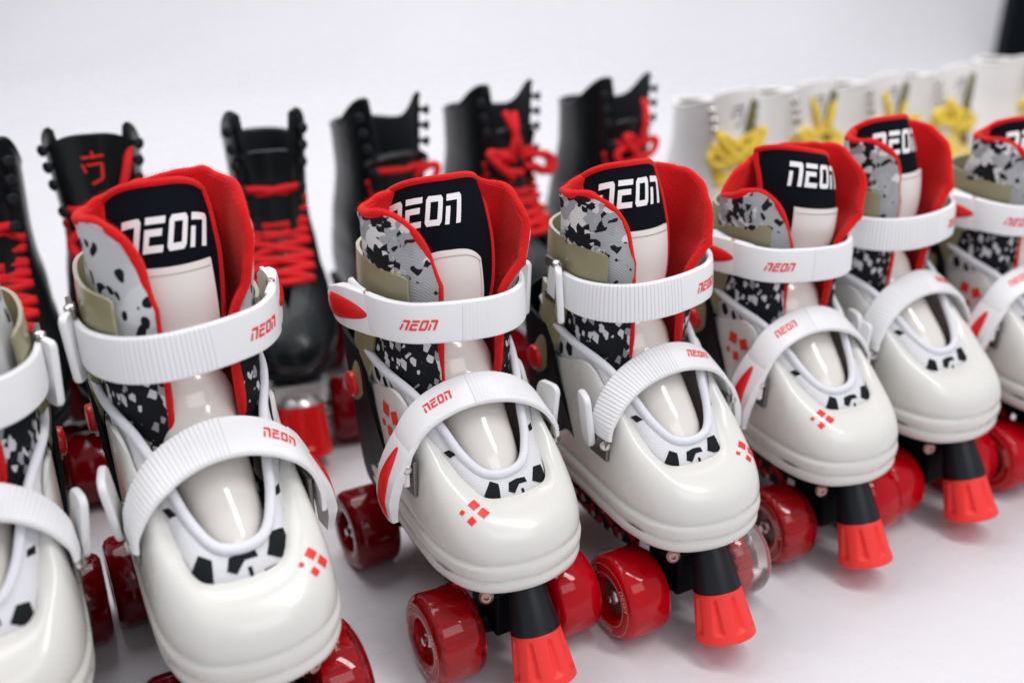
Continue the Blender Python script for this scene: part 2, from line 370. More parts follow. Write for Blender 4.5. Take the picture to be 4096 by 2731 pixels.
# band: strap swept along a path; up = direction of its width, out = outward
class Band:
    def __init__(s, path, up, width, thick, ns=180, rib=None, pitch=3.0, depth=0.7):
        t = np.linspace(0, 1, ns); s.P = spl(path, t=t); s.U0 = spl(up, n=ns) if np.ndim(up) == 2 else np.tile(np.asarray(up, float), (ns, 1))
        T = unit(np.gradient(s.P, axis=0)); U = unit(s.U0 - T * np.sum(s.U0 * T, axis=1, keepdims=True))
        s.T, s.U = T, U; s.O = unit(np.cross(T, U)); s.ns = ns
        tt = np.linspace(0, 1, len(width)); s.W = np.interp(t, tt, width); tk = np.linspace(0, 1, len(thick)); s.H = np.interp(t, tk, thick)
        L_ = np.r_[0, np.cumsum(np.linalg.norm(np.diff(s.P, axis=0), axis=1))]; s.len = L_[-1]
        s.rib = np.zeros(ns)
        if rib:
            on = (t > rib[0]) & (t < rib[1]); ph = (L_ / pitch) % 1.0
            s.rib = np.where(on, depth * (np.clip(ph * 1.3, 0, 1)) , 0)
    def mesh(s):
        # cross-section: outer side slightly crowned with rounded corners
        cs = [(-.5, 0.0), (-.5, .55), (-.46, .9), (-.36, 1.0), (0, 1.06), (.36, 1.0), (.46, .9), (.5, .55), (.5, 0.0), (.25, -.02), (-.25, -.02)]
        V = []
        for i in range(s.ns):
            for a, b in cs:
                rr = s.rib[i] if b > .5 else 0
                V.append(s.P[i] + s.U[i] * a * s.W[i] + s.O[i] * (b * s.H[i] + rr))
        k = len(cs); F = []
        for i in range(s.ns - 1):
            for j in range(k): F.append((i * k + j, i * k + (j + 1) % k, (i + 1) * k + (j + 1) % k, (i + 1) * k + j))
        F.append(tuple(range(k))[::-1]); F.append(tuple((s.ns - 1) * k + j for j in range(k)))
        return V, [tuple(reversed(f)) for f in F]
    def at(s, L0, v, lift=0.35):
        """point at arclength-fraction L0, v mm across"""
        x = np.clip(L0, 0, 1) * (s.ns - 1); i = int(min(x, s.ns - 2)); f = x - i
        g = lambda A: A[i] * (1 - f) + A[i + 1] * f
        w = g(s.W); a = abs(v / w)
        crown = lerp(a, [0, .36, .46, .5], [1.06, 1.0, .9, .55])
        return g(s.P) + g(s.U) * v + g(s.O) * (g(s.H) * crown + lift)

# letters of the word, each a list of quads in a 1 x 1 cell
def q(x0, y0, x1, y1): return [(x0, y0), (x1, y0), (x1, y1), (x0, y1)]
Nn = [q(0.0, 0.0, 0.27, 0.62), [(0.12, 0.78), (0.72, 0.78), (0.84, 1.0), (0.0, 1.0)], [(0.72, 0.78), (1.0, 0.78), (0.98, 0.92), (0.84, 1.0)], q(0.72, 0.0, 1.0, 0.78), q(.3, .62, .42, .78)]
Nn = [q(0.0, 0.0, 0.27, 0.60), [(0.0, 0.78), (0.70, 0.78), (0.88, 1.0), (0.0, 1.0)], [(0.70, 0.0), (1.0, 0.0), (1.0, 0.88), (0.88, 1.0)], [(0.70, 0.0), (0.88, 1.0), (0.78, 0.95), (0.70, 0.78)]]
Ee = [q(0.0, 0.80, 1.0, 1.0), q(0.0, 0.0, 0.27, 0.66), q(0.27, 0.46, 0.88, 0.66), q(0.27, 0.0, 1.0, 0.2)]
Oo = [[(0, .12), (.27, .2), (.27, .8), (0, .88)], [(0.73, .2), (1, .12), (1, .88), (.73, .8)],
      [(0, .12), (.12, 0), (.88, 0), (1, .12)], [(0, .12), (1, .12), (.73, .2), (.27, .2)],
      [(0, .88), (.27, .8), (.73, .8), (1, .88)], [(0, .88), (1, .88), (.88, 1), (.12, 1)]]
WORD = [Nn, Ee, Oo, Nn]
def word_quads(w, h, slant=0.25, gap=0.22):
    cw = w / (4 + 3 * gap); out = []
    for i, Lt in enumerate(WORD):
        for Q in Lt:
            out.append([(-w / 2 + cw * (i * (1 + gap) + x) + slant * h * (y - .5), (y - .5) * h) for x, y in Q])
    return out
def squares(scale, which='toe'):
    S = [((2, 4.2), 5.0, 35), ((6.2, -1.2), 5.0, 40), ((-5.0, 1.2), 2.4, 40), ((-0.8, -4.6), 3.8, 30)] if which == 'toe' else \
        [((-2.5, 5.0), 7.0, -4), ((7.5, 4.0), 6.8, 25), ((-6, -4.2), 3.4, 20), ((1.8, -6), 5.6, 12)]
    out = []
    for (cx, cy), sz, an in S:
        a = R_(an); c, s_ = math.cos(a), math.sin(a)
        out.append([(scale * (cx + sz / 2 * (c * x - s_ * y)), scale * (cy + sz / 2 * (s_ * x + c * y))) for x, y in ((-1, -1), (1, -1), (1, 1), (-1, 1))])
    return out
def decal(name, quads, fn, m, parent, nx=5, ny=3, flip=True):
    sg = Ctx.mx if flip else 1
    V = []; F = []
    for Q in quads:
        o = len(V); Q = np.array(Q)
        for i in range(nx + 1):
            for j in range(ny + 1):
                a, b = i / nx, j / ny
                p = Q[0] * (1 - a) * (1 - b) + Q[1] * a * (1 - b) + Q[2] * a * b + Q[3] * (1 - a) * b
                V.append(fn(sg * p[0], p[1]))
        for i in range(nx):
            for j in range(ny):
                k = o + i * (ny + 1) + j; F.append((k, k + ny + 1, k + ny + 2, k + 1))
    return put(name, V, F, m, parent)
def interp_grid(G, u, v):
    nu, nv = G.shape[:2]; x = np.clip(u, 0, 1) * (nu - 1); y = np.clip(v, 0, 1) * (nv - 1)
    i = int(min(x, nu - 2)); j = int(min(y, nv - 2)); a = x - i; b = y - j
    return G[i, j] * (1 - a) * (1 - b) + G[i + 1, j] * a * (1 - b) + G[i, j + 1] * (1 - a) * b + G[i + 1, j + 1] * a * b
def closest(G, p, w=(1, 1, 1)):
    D = np.sum(((G - np.asarray(p)) * np.asarray(w)) ** 2, axis=2); k = np.unravel_index(np.argmin(D), D.shape)
    return k[0] / (G.shape[0] - 1), k[1] / (G.shape[1] - 1)
def tangent_decal(name, quads, G, p, X, m, parent, lift=0.4, out=1):
    """quads in mm laid on grid surface G round point p, reading direction X"""
    n_ = normals(G) * out; D = np.sum((G - np.asarray(p)) ** 2, axis=2); k = np.unravel_index(np.argmin(D), D.shape)
    c = G[k]; n = n_[k]; X = unit(np.asarray(X, float) - n * (np.asarray(X, float) @ n)); Y = np.cross(n, X)
    if Y[2] < 0: Y = -Y
    flat = G.reshape(-1, 3); fn_ = n_.reshape(-1, 3)
    def fn(x, y):
        t = c + X * x + Y * y
        d = flat - t; dn = np.sum(d * n, axis=1); tang = np.sum(d * d, axis=1) - dn ** 2
        idx = np.argsort(tang + dn ** 2 * .3)[:6]; w = 1 / (tang[idx] + .05); w /= w.sum()
        return t + n * (w @ dn[idx]) + (w @ fn_[idx]) * lift
    return decal(name, quads, fn, m, parent, nx=4, ny=4)
def thing(name, label, cat, loc=(0, 0, 0), rot=0, group=None, scale=1):
    o = bpy.data.objects.new(name, None); col.objects.link(o); o.empty_display_size = 0.05
    o.location = (loc[0] * .001, loc[1] * .001, loc[2] * .001 if len(loc) > 2 else 0); o.rotation_euler = (0, 0, R_(rot)); o.scale = scale if isinstance(scale, tuple) else (scale,) * 3
    o['label'] = label; o['category'] = cat
    if group: o['group'] = group
    return o

# ------------------------------------------------------------------ wheels and toe stops (shared)
def wheel(parent, x, y, sgn, kind='red', r=29, w=33, text=True, z=None):
    z = r if z is None else z
    n = 56
    W = bpy.data.objects.new('wheel', None)
    h = w / 2
    o = np.array([x, y, z]); ax = (sgn, 0, 0)
    prof = [(14.5, -h + 1.5), (17, -h), (r - 5, -h), (r - 1.6, -h + 2), (r, -h + 5.5), (r, h - 5.5), (r - 1.6, h - 2), (r - 5, h), (17, h), (14.8, h - 1.5), (14.2, h - 7), (14.2, -h + 7)]
    V, F = lathe(prof + [prof[0]], o, ax, n, capped=False)
    m = {'red': M['tyre'], 'dark': M['tyre_dark'], 'clear': M['tyre_clear'], 'ribbed': M['tyre_ribbed']}[kind]
    t = put('wheel', V, F, m, parent, True, 35)
    # ribbed core seen through the urethane
    rr = lambda rad, hh, a: rad * (1 - .10 * (math.cos(a * 18) > 0.1) * (rad > 15))
    core = [(14.25, -h + 8), (r - 5.0, -h + 6), (r - 5.0, h - 6 - (10 if kind == 'clear' else 0)), (14.25, h - 8 - (6 if kind == 'clear' else 0))]
    V, F = lathe(core + [core[0]], o, ax, 100, capped=False, rfun=rr)
    put('core', V, F, M['core'], t, True, 30)
    hub = [(14.0, h - 7.5), (11.5, h - 9), (5.5, h - 9.5), (5.5, -h + 4), (14.0, -h + 4)]
    V, F = lathe(hub, o, ax, 40); put('hub', V, F, M['hub'], t, True, 35)
    nut = [(5.2, h - 9.5), (5.2, h - 5), (4.4, h - 3.6), (2.9, h - 3.2), (2.9, h - 1.2), (2.3, h - .6)]
    V, F = lathe(nut, o, ax, 6 if False else 24, rfun=lambda rad, hh, a: rad * (1 - .10 * (abs(((a * 6 / (2 * math.pi)) % 1) - .5) < .25)) if rad > 4 else rad)
    put('axle_nut', V, F, M['metal'], t, True, 25)
    if text and kind != 'clear':
        ring = []
        for rad in (18.0, 24.2):
            a = np.linspace(0, 2 * math.pi, 72, endpoint=False)
            for i in range(72):
                a0, a1 = 2 * math.pi * i / 72, 2 * math.pi * (i + 1) / 72
                ring.append([(rad * math.cos(a0), rad * math.sin(a0)), (rad * math.cos(a1), rad * math.sin(a1)), ((rad + .35) * math.cos(a1), (rad + .35) * math.sin(a1)), ((rad + .35) * math.cos(a0), (rad + .35) * math.sin(a0))])
        word = []
        for k in range(3):
            base = R_(30 + 120 * k)
            for Q in word_quads(14, 3.4, .1):
                word.append([((21.3 + qy) * math.cos(base - qx / 21.3), (21.3 + qy) * math.sin(base - qx / 21.3)) for qx, qy in Q])
        # view from outside: reading direction depends on the side
        sx = x + sgn * (h + 0.12)
        fn = lambda a, b: np.array([sx, y + (-a if sgn * Ctx.mx < 0 else a) * 1.0, z + b])
        decal('printed_ring', ring + word, fn, M['print_cream'], t, 1, 1, flip=False)
    return t

def toe_stop(parent, top, bot, r0, r1, r2, frac=0.52, plastic=None, rubber=None):
    top = np.array(top, float); bot = np.array(bot, float); ax = unit(bot - top); Lh = np.linalg.norm(bot - top); s = Lh * frac
    V, F = lathe([(r0 * .8, -4), (r0, 0), (r1 * .985, s - 1.2), (r1, s - .4), (r1 * .97, s)], top, ax, 48)
    t = put('toe_stop', V, F, plastic or M['cone'], parent, True, 40)
    h = Lh - s
    def rf(r, hh, a):
        u = (hh - s) / h
        k = ((a * 8 / (2 * math.pi)) % 1) - .5
        if not .10 < u < .80: return r
        v = (u - .10) / .70; wd = .13 + .17 * v
        e = min(1, v / .12, (1 - v) / .16); e = math.sqrt(max(0, 1 - (1 - e) ** 2))
        x = abs(k) / wd
        return r - 2.1 * e * (max(0, 1 - x * x) ** 1.4 if x < 1 else 0)
    pr = [(r1 * .96, s)] + [(r1 * .985 + (r2 - r1 * .985) * u, s + u * h) for u in np.linspace(0.01, .93, 40)] + [(r2 * .99, s + h * .965), (r2 * .95, s + h * .99), (r2 * .88, s + h), (r2 * .4, s + h), (.5, s + h)]
    V, F = lathe(pr, top, ax, 180, rfun=rf)
    put('rubber_pad', V, F, rubber or M['red_rubber'], t, True, 50)
    return t

# ------------------------------------------------------------------ the child's buckled skate
def outline(t):
    """bottom outline of the shell, t 0..1 from back left round the toe to back right"""
    P = [(-43, 30), (-46.5, 5), (-47.5, -25), (-48.5, -55), (-47.5, -80), (-41, -101), (-27, -115), (0, -121.5)]
    P = P + [(-x, y) for x, y in P[-2::-1]]
    return spl(np.c_[np.array(P), np.zeros(len(P))], t=t)
def slot_edge(t):
    P = [(-43, 30, 158), (-45.5, 5, 165), (-44.5, -20, 172), (-39, -40, 160), (-29, -62, 139), (-25, -78, 129.5), (-19, -87, 125), (0, -90, 123.5)]
    P = P + [(-x, y, z) for x, y, z in P[-2::-1]]
    Qs = spl(P, t=t); Qs[:, 0] += 3.0 * np.clip((-Qs[:, 1] - 45) / 35, 0, 1)
    return Qs
def flap_section(t, z, opn, side_open, wtop=1.0, closed=False):
    """liner outline at height z in the viewer's sense; t 0..1 from left front edge via the heel to right front edge"""
    k = float(np.interp(z, [150, 205, 235, 262, 290], [0, .05, .35, 1, 1.05]))
    k2 = k if closed else float(np.interp(z, [150, 205, 226, 240, 262, 290], [0, .05, .25, .8, 1, 1.0]))
    A = np.array([(-16, -29), (-31, -25), (-41, -8), (-42, 14), (-37, 34), (-22, 46), (0, 50), (22, 46), (37, 34), (42, 14), (41, -8), (35, -22), (24, -29)], float)
    B = np.array([(-15, -29), (-30, -25), (-42, -17), (-50, -4), (-48, 9), (-34, 17), (-10, 21), (14, 22), (36, 18), (48, 9), (53, -3), (54 , -14), (52, -24)], float)
    if closed: B[7:] = B[5::-1] * [-1, 1]
    B[:2] += opn; B[-3:, 0] += np.array([.4, .8, 1]) * side_open
    B[:, 0] *= wtop
    kk = np.r_[[k] * 7, np.linspace(k, k2, 4)[1:], [k2] * 3][:, None]
    P = A * (1 - kk) + B * kk
    return spl(np.c_[P, np.zeros(len(P))], t=t)[:, :2]

def kid_skate(label, loc, rot, scale, kind, p):
    """kind 'L': lever on the viewer's left; 'R': mirror image"""
    root = thing('roller_skate', label, 'roller skate', loc, rot, 'buckled white and red roller skates in the front row', scale)
    Ctx.mx = 1 if kind == 'L' else -1; mx = Ctx.mx; Ctx.ext = p.get('ext', 0)
    # ---- white shell with its U shaped opening
    nt = 121; t = np.linspace(0, 1, nt); O = outline(t); Q = slot_edge(t); C_ = np.array([0, -60, 0])
    rings = []
    T0 = unit(np.gradient(O, axis=0)); inw = np.c_[-T0[:, 1], T0[:, 0], np.zeros(nt)]; inw *= np.sign(np.sum(inw * (np.array([0, -40, 0]) - O), axis=1))[:, None]
    back = np.clip((O[:, 1] + 20) / 50, 0, 1)[:, None]
    for din, z in ((9, 75.5), (4, 76.5), (1.6, 79), (0.6, 82.5), (1.0, 85), (2.2, 86.2), (1.2, 87.4), (0.2, 90), (0.0, 93.5), (0.5, 96), (1.9, 97.2), (2.1, 98.2), (1.4, 99.5)):
        rings.append(O * [1, 1, 0] + inw * din + np.array([0, 0, z]) )
    base = O * [1, 1, 0] + inw * 1.3
    toe_ = np.clip((-O[:, 1] - 20) / 60, 0, 1)[:, None]
    for s in np.linspace(0.04, 1, 24):
        a = s * math.pi / 2
        hx = (1 - math.cos(a)) ** 1.0; hz = math.sin(a) ** (1.05)
        hx = hx * toe_ + (1 - toe_) * s ** 1.3; hzz = hz * toe_ + (1 - toe_) * s
        p_ = base + (Q - base) * [1, 1, 0] * hx; z = 100.5 + (Q[:, 2:3] - 100.5) * hzz
        rings.append(np.c_[p_[:, :2], z])
    G = np.stack(rings, axis=1)
    n_ = normals(G); out = -1 if (n_[60, 20] @ np.array([0, -1, .5])) < 0 else 1
    shell = sheet('shell', G, 2.6, M['shell'], root, out)
    if not p.get('nomark'): tangent_decal('diamond_mark', squares(1.05), G, (-29.5, -94, 124), (1, -.25, 0), M['print_red'], shell, .35, out)
    tangent_decal('diamond_mark', squares(1.2, 'side'), G, (-46, -13, 151), (0, -1, 0), M['print_red'], shell, .5, out)
    # slits in the rim
    for pt in ((-46, -88, 86.3), (46, -88, 86.3)):
        sl = [[(-9, 0), (0, -1.2), (9, 0), (0, 1.2)]]
        tangent_decal('vent_slit', sl, G, pt, (.35, -1, 0) if pt[0] < 0 else (-.35, -1, 0), M['hole'], shell, .9, out)
    # outer ledge line running back along the shell
    # ---- fabric bootie visible in the slot and at the sides
    Rp = np.array([(-44.5, 36, 198), (-46.0, 18, 187), (-44, -4, 180), (-34.5, -32, 170), (-27, -50, 156), (-21.5, -65, 143.5), (-13, -76, 134.5), (0, -79, 132)], float)
    Rp = np.r_[Rp, Rp[-2::-1] * [-1, 1, 1]]
    rp = spl(Rp, t=t)
    toeb = np.clip((-O[:, 1] - 40) / 30, 0, 1)[:, None]
    Qi = slot_edge(t) + inw * (3.6 - 5.6 * toeb) + np.array([0, 0, -7])
    rows = []
    for s in np.linspace(0, 1, 14):
        r_ = rp * (1 - s) + Qi * s; bulge = math.sin(s * math.pi) * 3.0
        rows.append(r_ + (np.array([0, 0, bulge * .6]) - inw * bulge * .5) * toeb)
    G2 = np.stack(rows, axis=1); n2 = normals(G2); o2 = 1 if n2[60, 6][2] > 0 else -1
    bt = sheet('bootie', G2, 1.5, M['bootie_cloth'], root, o2)
    def patch(cx, cy, pts, back=False):
        pts = [(cx + a, cy + b) for a, b in pts]; c = np.mean(pts, axis=0)
        qs = [[tuple(c), pts[i], pts[(i + 1) % len(pts)], tuple(c)] for i in range(len(pts))]
        return qs
    def fan(pts): c = tuple(np.mean(pts, axis=0)); return [[c, pts[i], pts[(i + 1) % len(pts)], c] for i in range(len(pts))]
    Pq = fan([(-21, -1), (-15, 6), (-10.5, 3), (-12, -6), (-17, -8)]) + fan([(11, -1), (15, 7), (21, 7.5), (22.5, -3), (15.5, -3)]) + \
        fan([(-6, -3), (-4, 2), (2, 3), (7, 2.5), (7.5, -.5), (2, -.5), (-2.5, -5)]) + fan([(2.2, -3.5), (4, -3.5), (4, -8.5), (2.4, -7)]) + fan([(8.5, -6), (14.5, -5), (14.5, -8), (8.8, -10)])
    ps = p.get('ps', 1.0); Pq = [[(x_ * ps, y_ * ps) for x_, y_ in Q_] for Q_ in Pq]
    tangent_decal('cloth_patch', Pq, G2, (4, -85 + 4 * (ps > 1), 127), (1, 0, 0), M['patch_black'], bt, .35, o2)
    for pc in ((-30, -62, 146), (31, -60, 146)):
        tangent_decal('cloth_patch', fan([(-4, 0), (-1, 2.4), (4, 1), (1, -2)]), G2, pc, (.5, 1, 0) if pc[0] > 0 else (.5, -1, 0), M['patch_black'], bt, .35, o2)
    for sd in (-1, 1):
        sq = fan([(-6, 4), (-1, 6), (2, 0), (-1, -5), (-5, -3)]) + fan([(5, 1), (8, 3), (12, -5), (11, -9), (7, -6)]) + fan([(12, 2), (24, -6), (26, -10), (21, -10)]) + fan([(-9, 9), (-6, 10), (-7, 5)])
        tangent_decal('cloth_patch', [[(x_ * (-sd), y_) for x_, y_ in Q_] for Q_ in sq], G2, (sd * 46, 2, 172), (0, -1 * -sd, 0), M['patch_black'], bt, .4, o2)
    tube('bootie_piping', rp + np.array([0, 0, 1.0]), 2.7, M['piping'], root, 12)
    # ---- padded lower tongue
    sx = p.get('shift', 0)
    cl = spl([(0, -79, 119), (0, -76, 131), (0, -66, 143), (0, -50, 157), (0, -28, 177), (0, -20, 188), (0, -13, 194.5), (0, -5, 197)], n=44)
    wd = lerp(np.linspace(0, 1, 44), [0, .06, .2, .5, .8, .95, 1], [6, 14, 19, 21.5, 24, 21.5, 14])
    G3 = []
    T = unit(np.gradient(cl, axis=0)); Nn_ = np.cross(T, [1, 0, 0]); Nn_ = Nn_ * np.sign(Nn_[:, 2:3] + 1e-9)
    for i in range(44):
        row = []
        for a in np.linspace(-1, 1, 29):
            ang = a * math.pi / 2 * 1.12
            row.append(cl[i] + np.array([sx * (i / 43) + wd[i] * math.sin(ang), 0, 0]) - Nn_[i] * (1 - math.cos(ang)) * 15)
        G3.append(row)
    G3 = np.array(G3); n3 = normals(G3); o3 = 1 if n3[20, 14][2] > 0 else -1
    sheet('lower_tongue', G3, 3, M['patent'], root, o3)
    # ---- upper tongue: black knit, cream patch, word, red binding
    Hh = p.get('tongue_top', 292); tw = p.get('twist', 0); hw = p.get('half', 34); lean = p.get('lean', 0)
    sx *= mx
    cl = spl([(sx * .6, -4, 178), (sx * .8, -13, 200), (sx, -19 - lean * .3, 225), (sx, -17 - lean * .7, 250), (sx, -9 - lean, 272), (sx, 2 - lean, Hh)], n=60)
    nvv = 41; uu = np.linspace(-1, 1, nvv)
    def tongue_grid(hwf, z0, z1, dx, off, n, round_=0):
        rows = []; ys = np.linspace(z0, z1, n)
        for i, f in enumerate(ys):
            x = f * 59; k = int(min(x, 58)); c = cl[k] * (1 - (x - k)) + cl[k + 1] * (x - k)
            h = hwf(f); row = []
            for a in uu:
                xx = a * h + dx; th = xx / 36.0
                px = c[0] + 36.0 * math.sin(th); py = c[1] - off + 34 * (1 - math.cos(th)) + tw * .012 * xx * f
                dz = 0
                if round_: dz = -round_ * (abs(a) ** 3) * (i / (n - 1))
                row.append((px + off * math.sin(th), py, c[2] + dz + mx * p.get('tilt', 0) * xx * f))
            rows.append(row)
        return np.array(rows)
    GT = tongue_grid(lambda f: lerp(f, [0, .3, .7, .9, 1], [20, 23, hw, hw, hw * .93]), 0, 1, 0, 0, 50, 9)
    nT = normals(GT); oT = -1 if nT[25, 20][1] > 0 else 1
    ut = sheet('upper_tongue', GT, 4.5, M['black_knit'], root, oT)
    edge = np.r_[GT[12:, 0], GT[-1, 1:-1], GT[12:, -1][::-1]]
    tube('tongue_binding', edge - np.array([0, -1.5, 0]), 2.3, M['fleece'], ut, 10)
    pd = p.get('patch', 0) * mx; pr = p.get('patch_round', 0)
    GP = tongue_grid(lambda f: lerp(f, [0, .7], [21, 20.5 + p.get('patch_w', 0)]), .04, .655, pd, 2.2, 40, pr)
    pt = sheet('leather_patch', GP, 2.0, M['leather'], ut, oT)
    # stitches: top edge + sides
    st = []
    rowi = GP[-3]; nrm = normals(GP)[-3] * oT
    for j in range(1, nvv - 2, 1):
        a_, b_ = rowi[j], rowi[j + 1]; c = a_ * .72 + b_ * .28; d = a_ * .3 + b_ * .7
        st.append(tube_mesh([c + nrm[j] * .15, d + nrm[j] * .15], .38, 5))
    if p.get('sidest', 1):
        for i in range(0, 37, 1):
            for cc in (-3,):
                c = GP[i, cc] * .7 + GP[i + 1, cc] * .3; d = GP[i, cc] * .3 + GP[i + 1, cc] * .7; nn = normals(GP)[i, cc] * oT
                st.append(tube_mesh([c + nn * .15, d + nn * .15], .33, 5))
    V, F = join(st); put('stitching', V, F, M['stitch'], pt)
    def tfn(x, y):
        f = np.clip(p.get('wf', .85) + y / 125.0, 0, 1); th = (x + p.get('word', 0) * mx) / 36.0
        k = f * 59; i = int(min(k, 58)); c = cl[i] * (1 - (k - i)) + cl[i + 1] * (k - i); xx = x + p.get('word', 0) * mx
        return np.array([c[0] + 36.5 * math.sin(th), c[1] - .75 + 34 * (1 - math.cos(th)) + tw * .012 * xx * f, c[2] + mx * p.get('tilt', 0) * xx * f - 9 * (abs(xx / hw) ** 3) * f])
    wordp = Ctx.mx
    decal('word_print', word_quads(47, 18.5, .28), lambda x, y: tfn(x, y), M['print_white'], ut, 6, 4)
    # ---- liner
    n1 = 141; tt = np.linspace(0, 1, n1); nz = 26
    zt = []
    for a in tt:
        dl = a / .17; dr = (1 - a) / .17
        base = lerp(a, p.get('rim_t', [0, .17, .30, .5, .70, .83, 1]), p.get('rim', [280, 281, 279, 286, 284, 280, 270]))
        f = 0
        if dl < 1: f = 1 - math.sqrt(max(0, 1 - (1 - dl) ** 2))
        if dr < 1: f = (1 if p.get('closed') else .62) * (1 - math.sqrt(max(0, 1 - (1 - dr) ** 2)))
        zt.append(base - f * 52)
    zt = np.array(zt); zt = np.convolve(np.r_[zt[:1].repeat(3), zt, zt[-1:].repeat(3)], np.ones(7) / 7, 'valid')
    GL = np.zeros((n1, nz, 3)); opn = np.array(p.get('open', (0, 0)), float); so = p.get('side_open', 0)
    rs = np.random.RandomState(p.get('seed', 1)); ph = rs.rand(4) * 6.28
    for j, s in enumerate(np.linspace(0, 1, nz)):
        for i in range(n1):
            z = 148 + (zt[i] - 148) * s
            xy = flap_section(tt[i], z, opn, so, p.get('wtop', 1.0), p.get('closed', False))[0]
            flare = 1.5 * max(0, (z - 262) / 30.) ** 2
            d = unit(np.array([xy[0], xy[1] - 12]))
            wob = 0.9 * math.sin(tt[i] * 17 + ph[0] + z * .05) + .6 * math.sin(tt[i] * 41 + ph[1] - z * .07)
            GL[i, j] = (mx * (xy[0] + d[0] * (flare + wob)), xy[1] + d[1] * (flare + wob), z)
    nl = normals(GL); ol = 1 if nl[70, 10][1] > 0 else -1
    th = 5.5
    lm = {'camo': M['camo'], 'spots': M['spots']}[p.get('fabric', 'camo')]
    ln = sheet('liner', GL, 2.0, lm, root, ol)
    inner = GL - nl * ol * 2.3
    sheet('fleece_lining', inner, th - 2.2, M['fleece'], root, ol)
    mid = GL - nl * ol * 2.6
    bd = np.r_[mid[0, :-1], mid[:, -1], mid[-1, ::-1][1:]]
    rb = 2.65 + .28 * np.sin(np.arange(len(bd)) * .21 + ph[2]) + .16 * np.sin(np.arange(len(bd)) * .67 + ph[3]) + rs.rand(len(bd)) * .12
    bd = bd + .35 * np.c_[np.sin(np.arange(len(bd)) * .33), np.cos(np.arange(len(bd)) * .27), np.sin(np.arange(len(bd)) * .41)]
    tube('fleece_binding', bd, rb, M['fleece'], ln, 12)
    fz = []                                           # loose fibres on the binding
    for k in range(2600):
        i = rs.randint(1, len(bd) - 1); a = rs.rand() * 6.28; T_ = unit(bd[i + 1 if i + 1 < len(bd) else i] - bd[i - 1])
        u_ = unit(np.cross(T_, [.3, .2, 1])); w_ = np.cross(T_, u_); d = u_ * math.cos(a) + w_ * math.sin(a)
        b0 = bd[i] + (bd[i - 1] - bd[i]) * rs.rand() + d * 3.1; tip = b0 + d * (.6 + .9 * rs.rand()) + T_ * rs.randn() * .6 + rs.randn(3) * .25
        sd = T_ * .07; fz.append(([b0 - sd, b0 + sd, tip], [(0, 1, 2)]))
    V, F = join(fz); put('fibre_fuzz', V, F, M['fleece'], ln, False)
    # ---- smoked cuff
    tc_ = np.linspace(.075, .925, 100); rows = []
    for s in np.linspace(0, 1, 10):
        row = []
        for a in tc_:
            z0 = 208; z1 = 246 + 6 * math.sin((a - .075) / .85 * math.pi)
            e = min(1, min(a - .065, .935 - a) / .03); z0 += (1 - e) * 4; z1 -= (1 - math.sqrt(max(0, 1 - (1 - e) ** 2))) * 7
            z1 = min(z1, float(np.interp(a, [.70, .78], [260, 231]))) if not p.get('closed') else z1
            z = z0 + (z1 - z0) * s; xy = flap_section(a, 205, opn, 0)[0]; d = unit(np.array([xy[0], xy[1] - 12]))
            o_ = 4.2 + .8 * math.sin(s * 3.1)
            row.append((mx * (xy[0] + d[0] * o_), xy[1] + d[1] * o_, z))
        rows.append(row)
    GC = np.array(rows); nc = normals(GC); oc = 1 if nc[4, 45][1] > 0 else -1
    cuff = sheet('ankle_cuff', GC, 2.2, M['olive'], root, oc)
    for sd in (-1, 1):
        cen = spl([(48.5, 20, 212), (49.5, 22, 190), (50, 28, 168), (50.2, 34, 152), (50.2, 36, 144)], n=26); wid = lerp(np.linspace(0, 1, 26), [0, .6, .85, .95, 1], [17, 14, 12, 9, 4])
        g = np.array([[(sd * (c[0] - .016 * u * u * 1.0), c[1] + u, c[2]) for u in np.linspace(-w_, w_, 9)] for c, w_ in zip(cen, wid)])
        ng = normals(g); og = 1 if ng[10, 4][0] * sd > 0 else -1
        sheet('cuff_arm', g, 2.6, M['olive'], cuff, og)
        V, F = lathe([(8.5, -1), (8.5, 1.2), (7.6, 2.4), (4, 3.1), (.3, 3.3)], (sd * 50.5, 35, 155), (sd, 0, 0), 36)
        put('pivot_disc', V, F, M['red_plastic'], root, True, 40)
    # ---- black heel shell
    hp = [(-30, -70), (-38.5, -45), (-44.5, -5), (-46, 30), (-42, 58), (-26, 76), (0, 82)]
    hp = hp + [(-x, y) for x, y in hp[-2::-1]]; hs = spl(np.c_[np.array(hp, float), np.zeros(len(hp))], n=90)
    rows = []
    for s in np.linspace(0, 1, 16):
        top = lerp(hs[:, 1], [-70, -45, -10, 8, 20, 60, 82], [78, 84, 116, 152, 184, 190, 195])
        z = 72 + (top - 72) * s; k = .80 + .235 * s ** .7
        rows.append(np.c_[hs[:, 0] * k * (1 + .03 * np.clip((hs[:, 1]) / 60, 0, 1)), hs[:, 1], z])
    GH = np.array(rows); nh = normals(GH); oh = 1 if nh[8, 45][1] > 0 else -1
    GH[:, :, 0] += np.sign(GH[:, :, 0]) * lerp(GH[:, :, 1], [-20, 5], [0, 2.2])
    sheet('heel_shell', GH, 2.6, M['black'], root, oh)
    # ---- frame, trucks
    pf = [(-24, -98), (-30, -60), (-20, -20), (-20, 30), (-32, 60), (-26, 82), (26, 82), (32, 60), (20, 30), (20, -20), (30, -60), (24, -98)]
    V = [(x, y, z) for z in (60, 74.5) for x, y in pf]; k = len(pf)
    F = [(i, (i + 1) % k, k + (i + 1) % k, k + i) for i in range(k)] + [tuple(range(k))[::-1], tuple(k + i for i in range(k))]
    fr = bevel(put('frame', V, F, M['black'], root, False), 2)
